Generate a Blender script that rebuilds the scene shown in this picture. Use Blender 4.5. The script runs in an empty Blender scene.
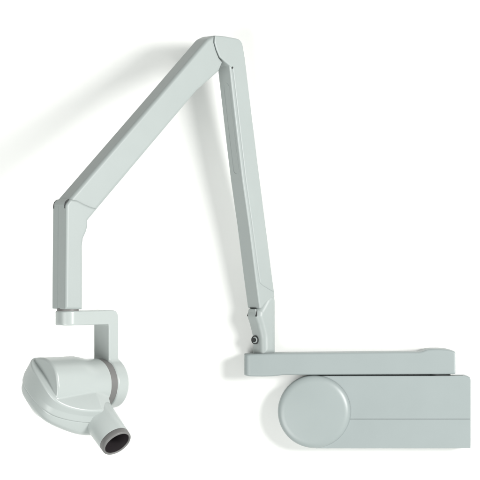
import bpy, bmesh, math
import numpy as np
from mathutils import Vector, Matrix

# ------------------------------------------------------------------ units
# Everything is laid out in "u" (1 u = 3.5 mm). x right, d = distance out of the wall, z up.
S = 0.0035
DP = 2200.0                      # camera distance from the wall, u
sc = bpy.context.scene
col = sc.collection

# ------------------------------------------------------------------ materials
def plastic(name, rgb, rough=0.34, var=0.03, bump=0.02, spec=0.5):
    m = bpy.data.materials.new(name); m.use_nodes = True
    nt = m.node_tree; b = nt.nodes['Principled BSDF']
    tc = nt.nodes.new('ShaderNodeTexCoord')
    nz = nt.nodes.new('ShaderNodeTexNoise'); nz.inputs['Scale'].default_value = 9; nz.inputs['Detail'].default_value = 4
    nt.links.new(tc.outputs['Object'], nz.inputs['Vector'])
    cr = nt.nodes.new('ShaderNodeValToRGB')
    cr.color_ramp.elements[0].position = 0.3; cr.color_ramp.elements[1].position = 0.7
    cr.color_ramp.elements[0].color = (*[c*(1-var) for c in rgb], 1)
    cr.color_ramp.elements[1].color = (*[c*(1+var) for c in rgb], 1)
    nt.links.new(nz.outputs['Fac'], cr.inputs['Fac'])
    nt.links.new(cr.outputs['Color'], b.inputs['Base Color'])
    n2 = nt.nodes.new('ShaderNodeTexNoise'); n2.inputs['Scale'].default_value = 900; n2.inputs['Detail'].default_value = 2
    nt.links.new(tc.outputs['Object'], n2.inputs['Vector'])
    bp = nt.nodes.new('ShaderNodeBump'); bp.inputs['Strength'].default_value = bump; bp.inputs['Distance'].default_value = 0.001
    nt.links.new(n2.outputs['Fac'], bp.inputs['Height'])
    if bump > 0: nt.links.new(bp.outputs['Normal'], b.inputs['Normal'])
    mr = nt.nodes.new('ShaderNodeMapRange')
    mr.inputs['To Min'].default_value = rough*0.88; mr.inputs['To Max'].default_value = rough*1.12
    nt.links.new(nz.outputs['Fac'], mr.inputs['Value'])
    b.inputs['Roughness'].default_value = rough
    if bump > 0: nt.links.new(mr.outputs['Result'], b.inputs['Roughness'])
    b.inputs['Specular IOR Level'].default_value = spec
    return m

M_SHELL = plastic('pale_grey_green_enamel', (0.332, 0.366, 0.359), 0.42, 0.012, 0.012)
M_BASE  = plastic('cool_grey_enamel', (0.290, 0.328, 0.328), 0.40, 0.012, 0.012)
M_CAP   = plastic('cap_enamel', (0.303, 0.342, 0.340), 0.36, 0.012, 0.012)
M_HEAD  = plastic('pale_head_enamel', (0.412, 0.446, 0.437), 0.27, 0.008, 0.0)
M_RING  = plastic('grey_trim', (0.155, 0.153, 0.15), 0.5, 0.05)
M_DARK  = plastic('dark_gap', (0.02, 0.022, 0.022), 0.6, 0.05)
M_BORE  = plastic('dark_bore', (0.022, 0.018, 0.020), 0.45, 0.1)
M_WALL  = plastic('white_wall_paint', (0.90, 0.90, 0.885), 0.9, 0.006, 0.03, 0.2)

# ------------------------------------------------------------------ object helpers
def tag(o, label=None, cat=None, kind=None):
    if label: o['label'] = label
    if cat: o['category'] = cat
    if kind: o['kind'] = kind
    return o

ROOT_LOC = Vector(((375-240)*S, 0.0, (240-448)*S))
root = bpy.data.objects.new('dental_xray_unit', None)
root.location = ROOT_LOC; root.empty_display_size = 0.1
col.objects.link(root)
tag(root, 'pale grey-green wall mounted dental X-ray arm with jointed arms and tube head', 'dental x-ray')

def link_mesh(name, me, mat, parent):
    """me is in world metres; stored relative to its parent's frame (all parents sit at ROOT_LOC)."""
    me.transform(Matrix.Translation(-ROOT_LOC))
    me.materials.append(mat)
    o = bpy.data.objects.new(name, me)
    col.objects.link(o); o.parent = parent
    return o

def finish(bm, name, mat, parent, angle=32, wn=True):
    bmesh.ops.recalc_face_normals(bm, faces=bm.faces)
    for f in bm.faces: f.smooth = True
    me = bpy.data.meshes.new(name); bm.to_mesh(me); bm.free()
    me.set_sharp_from_angle(angle=math.radians(angle))
    o = link_mesh(name, me, mat, parent)
    if wn:
        w = o.modifiers.new('wn', 'WEIGHTED_NORMAL'); w.keep_sharp = True; w.weight = 60
    return o

def round_poly(pts, radii=1.0, seg=4):
    out = []; n = len(pts)
    for i in range(n):
        p = np.array(pts[i][:2], float); a = np.array(pts[i-1][:2], float); b = np.array(pts[(i+1) % n][:2], float)
        r = pts[i][2] if len(pts[i]) > 2 else radii
        da = a-p; db = b-p; la = np.linalg.norm(da); lb = np.linalg.norm(db)
        if r <= 0 or la < 1e-6 or lb < 1e-6: out.append(tuple(p)); continue
        da /= la; db /= lb
        ang = math.acos(max(-1, min(1, float(da@db))))
        if ang > math.radians(172): out.append(tuple(p)); continue
        t = min(r/math.tan(ang/2), la*0.45, lb*0.45)
        p0 = p+da*t; p1 = p+db*t
        for k in range(seg+1):
            s = k/seg
            out.append(tuple((1-s)**2*p0 + 2*s*(1-s)*p + s*s*p1))
    return out

def prism(bm, poly, n0, n1, fn, bev=1.0, seg=3):
    """solid prism of a 2-D outline between n0 and n1, cap edges rounded, mapped to the world by fn(u, n, z)"""
    t = bmesh.new()
    lo = [t.verts.new((p[0], n0, p[1])) for p in poly]
    hi = [t.verts.new((p[0], n1, p[1])) for p in poly]
    f0 = t.faces.new(lo); f1 = t.faces.new(hi[::-1])
    m = len(poly)
    for i in range(m):
        j = (i+1) % m
        t.faces.new((lo[j], lo[i], hi[i], hi[j]))
    bmesh.ops.recalc_face_normals(t, faces=t.faces)
    if bev > 0:
        ed = list(f0.edges)+list(f1.edges)
        bmesh.ops.bevel(t, geom=ed, offset=bev, segments=seg, profile=0.5, affect='EDGES', clamp_overlap=True)
    for v in t.verts:
        v.co = Vector(fn(v.co.x, v.co.y, v.co.z))
    me = bpy.data.meshes.new('tmp'); t.to_mesh(me); t.free()
    bm.from_mesh(me); bpy.data.meshes.remove(me)

def lathe(bm, prof, fn, seg=64):
    """prof: (radius, axial) pairs; fn(axial, p, q) -> world"""
    rings = []
    for r, a in prof:
        if r < 1e-6: rings.append([bm.verts.new(fn(a, 0, 0))])
        else: rings.append([bm.verts.new(fn(a, r*math.cos(2*math.pi*k/seg), r*math.sin(2*math.pi*k/seg))) for k in range(seg)])
    for A, B in zip(rings, rings[1:]):
        if len(A) == 1 and len(B) == 1: continue
        for k in range(seg):
            j = (k+1) % seg
            if len(A) == 1: bm.faces.new((A[0], B[k], B[j]))
            elif len(B) == 1: bm.faces.new((A[k], B[0], A[j]))
            else: bm.faces.new((A[k], B[k], B[j], A[j]))

# ------------------------------------------------------------------ signed-distance surfaces
def poly_sd(P, x, y):
    sh = np.broadcast(x, y).shape; d = np.full(sh, 1e18); s = np.ones(sh); n = len(P)
    for i in range(n):
        ax, ay = P[i]; bx, by = P[i-1]
        ex, ey = bx-ax, by-ay; wx, wy = x-ax, y-ay
        h = np.clip((wx*ex+wy*ey)/(ex*ex+ey*ey+1e-12), 0, 1)
        d = np.minimum(d, (wx-ex*h)**2+(wy-ey*h)**2)
        c1 = y >= ay; c2 = y < by; c3 = ex*wy > ey*wx
        s = np.where((c1 & c2 & c3) | (~c1 & ~c2 & ~c3), -s, s)
    return s*np.sqrt(d)
def smin(a, b, k):
    h = np.maximum(k-np.abs(a-b), 0)/k
    return np.minimum(a, b)-h*h*k*0.25
def smax(a, b, k): return -smin(-a, -b, k)
def rmax(a, b, r):
    """intersection with a true round edge of radius r"""
    u = np.maximum(a+r, 0); v = np.maximum(b+r, 0)
    return np.minimum(np.maximum(a, b), -r)+np.sqrt(u*u+v*v)
def sstep(a, b, x):
    t = np.clip((x-a)/(b-a), 0, 1); return t*t*(3-2*t)

def surface(f, lo, hi, h):
    lo = np.array(lo, float); N = [int(math.ceil((hi[i]-lo[i])/h))+1 for i in range(3)]
    X, Y, Z = np.meshgrid(*[lo[i]+h*np.arange(N[i]) for i in range(3)], indexing='ij', sparse=True)
    V = np.ascontiguousarray(np.broadcast_to(f(X, Y, Z), N)); ins = V < 0
    c = [n-1 for n in N]
    cnt = np.zeros(c); acc = np.zeros(c+[3])
    def cor(o): return tuple(slice(o[k], o[k]+c[k]) for k in range(3))
    corners = [(i, j, k) for i in (0, 1) for j in (0, 1) for k in (0, 1)]
    for p in corners:
        for ax in range(3):
            if p[ax]: continue
            q = list(p); q[ax] = 1; q = tuple(q)
            a = V[cor(p)]; b = V[cor(q)]
            cross = (a < 0) != (b < 0)
            t = np.where(cross, a/np.where(cross, a-b, 1), 0)
            for k in range(3):
                acc[..., k] += np.where(cross, p[k]+(t if k == ax else 0), 0)
            cnt += cross
    act = cnt > 0
    idx = -np.ones(c, int); idx[act] = np.arange(act.sum())
    cells = np.argwhere(act)
    pts = lo + h*(cells + acc[act]/cnt[act][:, None])
    for _ in range(3):                        # pull the vertices onto the true surface
        v = f(pts[:, 0], pts[:, 1], pts[:, 2]); g = np.zeros_like(pts); e = 0.08
        for k in range(3):
            d = np.zeros(3); d[k] = e
            A = pts+d; B = pts-d
            g[:, k] = (f(A[:, 0], A[:, 1], A[:, 2])-f(B[:, 0], B[:, 1], B[:, 2]))/(2*e)
        step = g*(v/np.maximum((g*g).sum(1), 0.05))[:, None]
        L = np.linalg.norm(step, axis=1, keepdims=True)
        pts -= step*np.minimum(1, 0.5*h/np.maximum(L, 1e-9))
    quads = []
    for ax in range(3):
        o1, o2 = [(1, 2), (2, 0), (0, 1)][ax]
        sl0 = [slice(None)]*3; sl1 = [slice(None)]*3
        sl0[ax] = slice(0, -1); sl1[ax] = slice(1, None)
        a = ins[tuple(sl0)]; b = ins[tuple(sl1)]
        E = np.argwhere(a != b)
        E = E[(E[:, o1] > 0) & (E[:, o2] > 0) & (E[:, o1] < c[o1]) & (E[:, o2] < c[o2])]
        fl = a[tuple(E.T)]
        def cid(da, db):
            q = E.copy(); q[:, o1] -= da; q[:, o2] -= db
            return idx[tuple(q.T)]
        Q = np.stack([cid(1, 1), cid(0, 1), cid(0, 0), cid(1, 0)], 1)
        Q[~fl] = Q[~fl][:, ::-1]
        quads.append(Q)
    return pts, np.concatenate(quads)

def sdf_obj(name, f, lo, hi, h, to_world, mat, parent):
    pts, Q = surface(f, lo, hi, h)
    W = np.stack(to_world(pts[:, 0], pts[:, 1], pts[:, 2]), 1)
    me = bpy.data.meshes.new(name)
    me.from_pydata(W.tolist(), [], Q.tolist()); me.update()
    bm = bmesh.new(); bm.from_mesh(me); bmesh.ops.recalc_face_normals(bm, faces=bm.faces)
    for fc in bm.faces: fc.smooth = True
    bm.to_mesh(me); bm.free()
    return link_mesh(name, me, mat, parent)

def slab(name, poly, n0, n1, r, mat, parent, h=0.62, groove=None):
    """moulded bar: a side outline in the arm plane, n0..n1 thick, all its edges rounded by r"""
    P = np.array(poly); lo = P.min(0)-2; hi = P.max(0)+2; mid, half = (n0+n1)/2, (n1-n0)/2
    def f(u, n, z):
        d2 = poly_sd(poly, u, z)
        if groove is not None: d2 = d2 + groove(u, n, z)
        return rmax(d2, np.abs(n-mid)-half, r)
    return sdf_obj(name, f, (lo[0], n0-1.5, lo[1]), (hi[0], n1+1.5, hi[1]), h, arm_np, mat, parent)

# ------------------------------------------------------------------ the wall
bm = bmesh.new()
prism(bm, [(-3.5, -2.2), (3.5, -2.2), (3.5, 3.0), (-3.5, 3.0)], 0.0, 0.12, lambda u, n, z: (u, n, z), 0)
me = bpy.data.meshes.new('wall'); bm.to_mesh(me); bm.free(); me.materials.append(M_WALL)
wall = bpy.data.objects.new('wall', me); col.objects.link(wall)
tag(wall, 'plain white wall behind the dental X-ray arm', 'wall', 'structure')

# ------------------------------------------------------------------ wall housing, cap, extension arm (square to the wall)
def front(x_px, y_px, d):                   # real position of a point seen at x_px, y_px that stands d out of the wall
    k = 1-d/DP
    return (x_px-240)*k, (240-y_px)*k
def W3(x, d, z): return (x*S, -d*S, z*S)

HD = 21.0                                    # housing depth
def fpts(L, d): return [(*front(p[0], p[1], d), *p[2:]) for p in L]
bm = bmesh.new()
arc = [(314.5-35.2*math.sin(t), 412-36.2*math.cos(t), 0) for t in np.linspace(0, math.pi, 33)]
body = arc + [(470.4, 448, 1.0), (470.4, 377.3, 2), (466, 375.8, 3)]
prism(bm, round_poly(fpts(body, HD), 0), 0.4, HD-1.2, lambda u, n, z: W3(u, n, z), 0.6)
up = [(316, 375.8, 0), (464, 375.8, 4), (470.6, 378, 3), (470.6, 418.95, .3), (316, 418.95, 0)]
dn = [(316, 419.2, 0), (470.6, 419.2, .3), (470.6, 448.3, 1.0), (316, 448.3, 0)]
for q in (up, dn):
    prism(bm, round_poly(fpts(q, HD)), HD-6, HD, lambda u, n, z: W3(u, n, z), 0.45, 3)
housing = finish(bm, 'wall_housing', M_BASE, root)

cx, cz = front(314.4, 412, 26)
bm = bmesh.new()
prof = [(35.9, 19), (36.0, 25.6)] + [(36.0-8.0*(1-math.cos(t)), 26.0+4.6*math.sin(t)) for t in np.linspace(0, math.pi/2*0.96, 14)]
r1, a1 = prof[-1]
prof += [(r1*s, a1+1.3*(1-s*s)) for s in (0.96, 0.9, 0.8, 0.6, 0.4, 0.2, 0)]
lathe(bm, [(0, 19)]+prof, lambda a, p, q: W3(cx+p, a-5, cz+q), 128)
finish(bm, 'round_cap', M_CAP, housing, 60, False)

# extension arm: side profile x plan outline, rounded
prof_arm = fpts([(243.6, 354.2), (275, 353.2), (300, 353), (400, 352), (418, 352), (422, 351.3), (427, 349.4), (432, 348.9), (440, 348.9), (448, 349.6), (453, 350.8), (456, 352),
                 (456.3, 374.2), (300, 374.95), (283, 375.0), (278, 375.8), (272, 376.4), (262, 376.7), (250, 376.5), (243.8, 375.6)], 29)
plan_arm = round_poly([(front(243.6, 0, 30)[0], 2.5, 11), (front(243.6, 0, 30)[0], 29.2, 8), (front(456.3, 0, 30)[0], 29.2, 2.5), (front(456.3, 0, 30)[0], 2.5, 11)], 1, 10)
def f_arm(x, d, z):
    return rmax(poly_sd(prof_arm, x, z), poly_sd(plan_arm, x, d), 2.0)
sx0 = front(243.6, 0, 30)[0]-2; sx1 = front(456.3, 0, 30)[0]+2
sdf_obj('extension_arm', f_arm, (sx0, 0.6, -140), (sx1, 32, -103), 0.6, lambda x, d, z: (x*S, -d*S, z*S), M_BASE, root)
# dark pivot washer in the gap between arm and housing
px_, pz_ = front(436, 374.6, 20)
bm = bmesh.new()
lathe(bm, [(0, 0), (10, 0), (10, 2.6), (0, 2.6)], lambda a, p, q: W3(px_+5+p, 13.5+q*0.7, front(0, 376.2, 20)[1]+a), 48)
finish(bm, 'pivot_washer', M_DARK, root, 40, False)

# ------------------------------------------------------------------ the folding arm: one vertical plane swung out from the wall by PHI
PHI = math.radians(38); CP, SP = math.cos(PHI), math.sin(PHI)
D0 = 16.5
X0 = (262.5-240)*(1-D0/DP)
def arm_fn(u, n, z):                          # u: along the plane (left and out), n: across it (right and out)
    return W3(X0-u*CP+n*SP, D0+u*SP+n*CP, z)
def arm_np(u, n, z): return ((X0-u*CP+n*SP)*S, -(D0+u*SP+n*CP)*S, z*S)
def ip(px, py, n):                            # in-plane coordinates of the point of layer n seen at px, py
    A = px-240; K = 1-(D0+n*CP)/DP
    u = (X0+n*SP-A*K)/(CP-A*SP/DP)
    d = D0+n*CP+u*SP
    return u, (240-py)*(1-d/DP)
def ips(L, n): return [(*ip(p[0], p[1], n), *p[2:]) for p in L]

HW = 9.6          # half thickness of the lower arm
HU = 10.7         # of the upper and drop arms
# --- lower arm (rises from the extension arm to the knuckle)
core = [(222, 52, 1), (236, 52, 1), (242.6, 60, 0), (251.2, 120, 0), (258.6, 180, 0), (264.4, 225, 0), (270.9, 275, 0), (274.3, 291, 0), (274.9, 297, .5), (266, 303, 0), (262, 308.5, 1), (259.6, 308.5, 1),
        (255.2, 275, 0), (248.9, 225, 0), (242.5, 180, 0), (237.7, 140, 0), (235.4, 120, 0), (230.9, 80, 0), (229.4, 66, 0)]
lower = slab('lower_arm', round_poly(ips(core, HW)), -HW, HW, 1.3, M_SHELL, root)
cover = [(214.6, 35.4, .8), (225, 36.4, 0), (241.6, 39.6, 9), (244.6, 58, 0), (252.1, 120, 0), (259.5, 180, 0), (265.3, 225, 0), (271.6, 275, 0), (273.9, 292.2, .6),
         (269.4, 289.8, 1), (262.8, 285.8, 1), (259.7, 283.0, 1), (257.6, 270, 0), (251.6, 225, 0), (245.3, 180, 0), (240.6, 140, 0), (238.3, 120, 0), (234.3, 85, 0), (232.3, 68.2, .8), (230.0, 66.4, .6),
         (225.5, 62.6, .8), (219.4, 57.2, .5), (216.3, 50, 1), (214.2, 42.5, 1)]
slab('arm_cover', round_poly(ips(cover, HW)), -HW-.7, HW+.7, 0.95, M_SHELL, lower)
hu_, hz_ = ip(232.6, 67.6, HW+.7)
bm = bmesh.new()
prism(bm, [(hu_+.85*math.cos(t), hz_+1.1*math.sin(t)) for t in np.linspace(0, 2*math.pi, 16, endpoint=False)], HW-.5, HW+.85, arm_fn, .1, 1)
finish(bm, 'cover_hole', M_DARK, lower)
# recessed slot outlined on the outward face of the lower arm
def on_left(line, n, lift):                   # point of the outward (left) face under layer n, by height fraction
    pass
bm = bmesh.new()
lf = ips([(230.9, 80), (235.4, 120), (237.7, 140), (242.5, 180)], HW)
def left_u(z):
    for (u0, z0), (u1, z1) in zip(lf, lf[1:]):
        if z <= z0 and z >= z1: return u0+(u1-u0)*(z0-z)/(z0-z1)
    return lf[0][0]
ztop = ip(231, 83, HW)[1]; zbot = ip(241, 174, HW)[1]
ring_pts = []
for k in range(17): ring_pts.append((5.6-4.2+4.2*math.cos(math.pi*k/16)-0.2, ztop-4.2+4.2*math.sin(math.pi*k/16)))
for k in range(17): ring_pts.append((1.2+4.2*math.cos(math.pi+math.pi*k/16), zbot+4.2+4.2*math.sin(math.pi+math.pi*k/16)))
n_r = len(ring_pts); vs = []
for k, (n, z) in enumerate(ring_pts):
    # densify long sides
    n2, z2 = ring_pts[(k+1) % n_r]; m = max(1, int(abs(z2-z)//6))
    for s in range(m): vs.append((n+(n2-n)*s/m, z+(z2-z)*s/m))
V = []
for n, z in vs:
    cxn, czn = 1.2, min(max(z, zbot+4.2), ztop-4.2)
    dn_, dz_ = n-cxn, z-czn; L = math.hypot(dn_, dz_); dn_, dz_ = dn_/L, dz_/L
    row = []
    for off, lift in ((0.45, -0.1), (0.25, 0.28), (-0.25, 0.28), (-0.45, -0.1)):
        row.append(bm.verts.new(arm_fn(left_u(z+dz_*off)+lift, n+dn_*off, z+dz_*off)))
    V.append(row)
for i in range(len(V)):
    A, B = V[i], V[(i+1) % len(V)]
    for k in range(3): bm.faces.new((A[k], B[k], B[k+1], A[k+1]))
finish(bm, 'slot_rim', M_SHELL, lower, 60, False)

# --- elbow post at the foot of the lower arm
HP = 10.2
post = [(270.6, 293.4, .6), (276.2, 293.2, .8), (277.3, 302, 0), (277.3, 355.0, 0), (263.6, 355.0, 0), (263.2, 337, 14), (260.6, 326, 14), (257.6, 316.6, 5), (258.9, 309.6, .6), (260.6, 308.4, .6), (262.6, 305.0, 0), (266.4, 297.6, 1)]
pst = slab('elbow_post', round_poly(ips(post, HP)), -HP, HP, 6.2, M_SHELL, root, 0.5)
# snap tab with its two slots and the ribbed gap above it, on the post's outward face
def strip(name, quads, mat, parent):
    bm = bmesh.new()
    for n0, n1, z0, z1, ub, h in quads:
        prism(bm, [(ub-1.2, z0), (ub+h, z0+.3), (ub+h, z1-.3), (ub-1.2, z1)], n0, n1, arm_fn, 0.2, 2)
    return finish(bm, name, mat, parent)
u_t, z_t = ip(259.2, 310, HP); u_b, z_b = ip(257.6, 317.2, HP)
for n_c in (-6.2, 6.7):
    bm = bmesh.new()
    tear = [(n_c-.25, z_t-.2), (n_c+.25, z_t-.2), (n_c+.55, (z_t+z_b)/2), (n_c+1.0, z_b+1.4), (n_c+.7, z_b+.5), (n_c-.7, z_b+.5), (n_c-1.0, z_b+1.4), (n_c-.55, (z_t+z_b)/2)]
    prism(bm, tear, -3.0, -0.12, lambda n, h, z: arm_fn(u_b+(u_t-u_b)*(z-z_b)/(z_t-z_b)+h, n, z), .1, 2)
    finish(bm, 'clip_slot', M_DARK, pst)
strip('clip_ribs', [(-4.8+k*2.0, -3.5+k*2.0, z_t+1.3, z_t+2.2, u_t-.2, .9) for k in range(5)], M_DARK, pst)
strip('clip_tab', [(-5.2, 5.2, z_b-0.6, z_t+.9, (u_t+u_b)/2-.4, .45)], M_SHELL, pst)
# socket screw
us, zs = ip(255.2, 340, 1.0)
us = ip(262.4, 340, HP)[0]
ax = Vector((math.cos(math.radians(16)), math.sin(math.radians(16))))   # (u, n) direction of the screw
def scr(a, p, q): return arm_fn(us-0.9+a*ax.x-p*ax.y, -1.6+a*ax.y+p*ax.x, zs+q)
bm = bmesh.new(); lathe(bm, [(0, -2), (4.3, -2), (4.3, 1.6), (3.9, 1.9), (3.5, 1.9), (3.3, 1.6)], scr, 40)
finish(bm, 'screw_surround', M_DARK, pst, 40, False)
bm = bmesh.new(); lathe(bm, [(3.3, 0), (3.3, 1.7), (2.9, 2.2), (2.1, 2.3), (1.9, 2.0), (1.9, 1.0)], scr, 40)
finish(bm, 'screw_head', M_SHELL, pst, 40, False)
bm = bmesh.new(); lathe(bm, [(2.3, 0.5), (2.3, 2.35), (0, 2.35)], lambda a, p, q: scr(a, p-0.9, q), 24)
finish(bm, 'screw_socket', M_DARK, pst, 40, False)

# --- upper arm
ua = [(215.0, 35.2, .8), (214.7, 42.5, .6), (216.9, 50.4, .8), (219.8, 57.6, .6), (223.4, 62.0, .8), (219.7, 71.0, 2), (197, 91.2, 0), (88, 220.8, 0), (80, 222, 1), (74, 208, 1), (65.4, 204.3, 1.5), (160, 94.8, 0), (208.3, 38.4, 14)]
upper = slab('upper_arm', round_poly(ips(ua, HU), 1, 8), -HU, HU, 3.2, M_SHELL, root)
# --- drop arm
da = [(66.2, 204.5, 5), (70.5, 199.0, 3), (77.5, 200.3, 2), (84, 203.8, 2), (90.5, 206.6, 1), (97.5, 208.6, .6), (87.6, 220.5, 1.2), (88.0, 226, 3), (86.2, 232, 4), (83.3, 238.5, 4), (82.4, 246, 4), (82.5, 262, 0), (82.4, 309.3, .6), (65.4, 309.3, .6)]
def da_groove(u, n, z): return 0.35*np.exp(-((n+1.5)/0.5)**2)
drop = slab('drop_arm', round_poly(ips(da, HU+.6), 1, 6), -HU-1.5, HU+1.2, 2.2, M_SHELL, root, 0.55, da_groove)
uh, zh = ip(66.4, 206.5, HU)
hp = [np.array(q) for q in ips([(66.2, 208.5), (66.25, 206), (66.6, 203.8), (67.4, 202.0), (68.6, 200.6), (70.2, 199.6)], HU+.6)]
for n_c in (-9.6, 9.2):
    bm = bmesh.new()
    prism(bm, [tuple(q+np.array([.45, .4])) for q in hp]+[tuple(q-np.array([1.2, 1.0])) for q in hp[::-1]], n_c-.5, n_c+.5, arm_fn, .15, 2)
    finish(bm, 'hinge_slot', M_DARK, drop)
bm = bmesh.new()
hq = hp[1:]
prism(bm, [tuple(q+np.array([.55, .5])) for q in hq]+[tuple(q-np.array([1.4, 1.2])) for q in hq[::-1]], -8.7, 8.4, arm_fn, .4, 2)
finish(bm, 'hinge_tab', M_SHELL, drop)

# ------------------------------------------------------------------ yoke and tube head: own horizontal angle PSI, hung under the drop arm
PSI = math.radians(43); CS, SS = math.cos(PSI), math.sin(PSI)
uA = (ip(65.4, 300, HU)[0]+ip(82.8, 300, HU)[0])/2
AX = X0-uA*CP; AD = D0+uA*SP                      # the drop arm's vertical axis
KH = 1-AD/DP                                      # size of 1 px there
def yk(s, b, y):                                  # s: right and back, b: right and out, y: photo height (px) -> world
    s = s*KH; b = b*KH
    return W3(AX+s*CS+b*SS, AD-s*SS+b*CS, (240-y)*KH)
def yk_np(s, b, z):
    s = s*KH; b = b*KH; z = z*KH
    return ((AX+s*CS+b*SS)*S, -(AD-s*SS+b*CS)*S, z*S)
ZC = 240-385.0                                    # hub axis height
# swivel collar in the gap
bm = bmesh.new()
lathe(bm, [(0, 308), (11, 308), (11, 312.5), (0, 312.5)], lambda a, p, q: yk(p, q, a), 40)
finish(bm, 'swivel_collar', M_RING, root, 40, False)

Lp = round_poly([(-12.2, -70.8, 2.0), (56.2, -70.8, 9), (56.2, -170, .5), (43.4, -170, .5), (43.4, -85.2, 1.6), (-12.2, -85.2, 3)], 1, 8)
def f_yoke(s, b, z):
    prof = poly_sd(Lp, s, z)
    pl = np.where(s < 0, np.hypot(s, b)-12.2, np.abs(b)-12.2)
    bar = rmax(prof, pl, 1.3)
    bar = np.maximum(bar, -(z-(ZC-14)))           # bar stops inside the disc
    r = np.hypot(b, z-ZC)-25.8
    disc = rmax(r, np.abs(s-51.6)-7.6, 2.2)
    return smin(bar, disc, 3.0)
yoke = sdf_obj('yoke', f_yoke, (-14, -28, -174), (62, 28, -69), 0.55, yk_np, M_HEAD, root)

# head frame: a = 70 - s (out and left from the hub), b, z from hub axis
CB, CZ = 0.757, -0.653                            # beam direction in (b, z)
def chaikin(P, n):
    for _ in range(n):
        Q = []
        for i in range(len(P)):
            a = np.array(P[i]); b = np.array(P[(i+1) % len(P)])
            Q += [tuple(.75*a+.25*b), tuple(.25*a+.75*b)]
        P = Q
    return P
OUT = chaikin([(92, -29), (104, -29), (112, -20), (113, -4), (111, 12), (105, 25), (94, 33), (80, 38.5), (64, 42), (46, 43), (36, 42), (34, 26), (34, 2), (35, -19), (56, -19), (64, -20), (78, -28)], 3)
def f_head(s, b, zz):
    a = 70-s; z = zz-ZC
    c = b*CB+z*CZ; m = -b*CZ+z*CB
    # upper drum on the hub axis
    rr = 25.3 + 3.4*sstep(44, 66, a)*sstep(2, 22, z)
    cyl = rmax(np.hypot(b, z)-rr, np.maximum(a-(102.5+0.06*z), 32.5-a), 2.4)
    # lower boat-shaped shell
    t = np.clip((-m-8)/26.0, 0, 0.999)
    d2 = poly_sd(OUT, a, c+0.24*np.minimum(m+4, 0)) + 8*(1-np.sqrt(1-t*t)) + 0.9*sstep(-11.0, -11.8, m)
    deck = smin(13.0, 14.5-0.44*(c-19.5)-0.12*np.maximum(a-54, 0)-0.38*np.maximum(54-a, 0), 8.0)
    low = rmax(d2, (m-deck)*0.9, 1.6)
    low = rmax(low, -m-(26+8*sstep(104, 50, a)), 9.0)
    lobe = (np.sqrt(((a-86)/23.5)**2+((c-3)/24.0)**2+((m+12)/23.5)**2)-1)*23.5
    low = smin(low, np.maximum(lobe, m+9), 2.5)
    low = low + 0.6*np.exp(-((m+11.4)/0.55)**2)*(np.abs(d2) < 6)
    return smin(cyl, low, 1.2)
head = sdf_obj('tube_head', f_head, (-44, -48, ZC-62), (42, 52, ZC+36), 0.6, yk_np, M_HEAD, root)
# grey ring between hub and drum
bm = bmesh.new()
lathe(bm, [(0, 36), (24.9, 36), (24.9, 44.6), (0, 44.6)], lambda a, p, q: yk(a, p, 385-q), 96)
finish(bm, 'swivel_ring', M_RING, head, 40, False)
# beam cone
CA, CM = 45.5, -12.0
def cone(a, p, q):                                # a along the beam, p along head axis, q normal
    q = q+CM
    b = a*CB-q*CZ; z = a*CZ+q*CB
    return yk(70-(CA+p), b, 385-z)
bm = bmesh.new()
lathe(bm, [(17.2, 24), (17.0, 40), (16.2, 66.6), (15.9, 67.2), (13.8, 67.2)], cone, 96)
finish(bm, 'beam_cone', M_HEAD, head, 40, False)
bm = bmesh.new()
lathe(bm, [(14, 66), (15.6, 67.0), (16.1, 67.6), (15.9, 72.6), (15.4, 73.4), (14.1, 73.8), (13.5, 73.2), (13.2, 68)], cone, 96)
finish(bm, 'rim_ring', M_RING, head, 50, False)
bm = bmesh.new()
lathe(bm, [(13.4, 72.6), (13.0, 69), (12.2, 40), (6, 38), (0, 38)], cone, 64)
finish(bm, 'cone_bore', M_BORE, head, 40, False)

# ------------------------------------------------------------------ camera
cam = bpy.data.cameras.new('camera'); co = bpy.data.objects.new('camera', cam); col.objects.link(co)
co.location = (0, -DP*S, 0); co.rotation_euler = (math.radians(90), 0, 0)
cam.sensor_width = 36; cam.lens = 36*DP/480; cam.clip_end = 100
sc.camera = co

# ------------------------------------------------------------------ studio lamps
def area(name, loc, target, size, power, colr=(1, 1, 1)):
    l = bpy.data.lights.new(name, 'AREA'); l.shape = 'DISK'; l.size = size; l.energy = power; l.color = colr
    o = bpy.data.objects.new(name, l); col.objects.link(o)
    o.location = loc
    o.rotation_euler = (Vector(target)-Vector(loc)).to_track_quat('-Z', 'Y').to_euler()
    return o
def studio(name, direction, dist, size, level, colr):     # level: what a white card facing the lamp would send back
    v = Vector(direction).normalized()*dist
    return area(name, v, (0, 0, 0), size, level*math.pi**2*dist*dist, colr)
studio('key_softbox', (0.97, -1.0, 0.15), 5.8, 1.9, 1.06, (1, 0.99, 0.975))
studio('fill_softbox', (-0.5, -1.0, -0.42), 9.0, 5.5, 0.66, (1, 1, 0.985))

w = bpy.data.worlds.new('World'); sc.world = w; w.use_nodes = True
nt = w.node_tree; bg = nt.nodes['Background']      # a dim studio, darker up and to the left
tc = nt.nodes.new('ShaderNodeTexCoord'); dt = nt.nodes.new('ShaderNodeVectorMath'); dt.operation = 'DOT_PRODUCT'
dt.inputs[1].default_value = (-0.62, 0.0, 0.78)
nt.links.new(tc.outputs['Generated'], dt.inputs[0])
mr = nt.nodes.new('ShaderNodeMapRange'); mr.inputs['From Min'].default_value = -1; mr.inputs['From Max'].default_value = 1
mr.inputs['To Min'].default_value = 0.64; mr.inputs['To Max'].default_value = 0.10
nt.links.new(dt.outputs['Value'], mr.inputs['Value'])
nt.links.new(mr.outputs['Result'], bg.inputs['Strength'])
bg.inputs['Color'].default_value = (0.935, 1.0, 0.965, 1)

sc.view_settings.view_transform = 'Standard'; sc.view_settings.look = 'None'
sc.view_settings.exposure = 0; sc.view_settings.gamma = 1
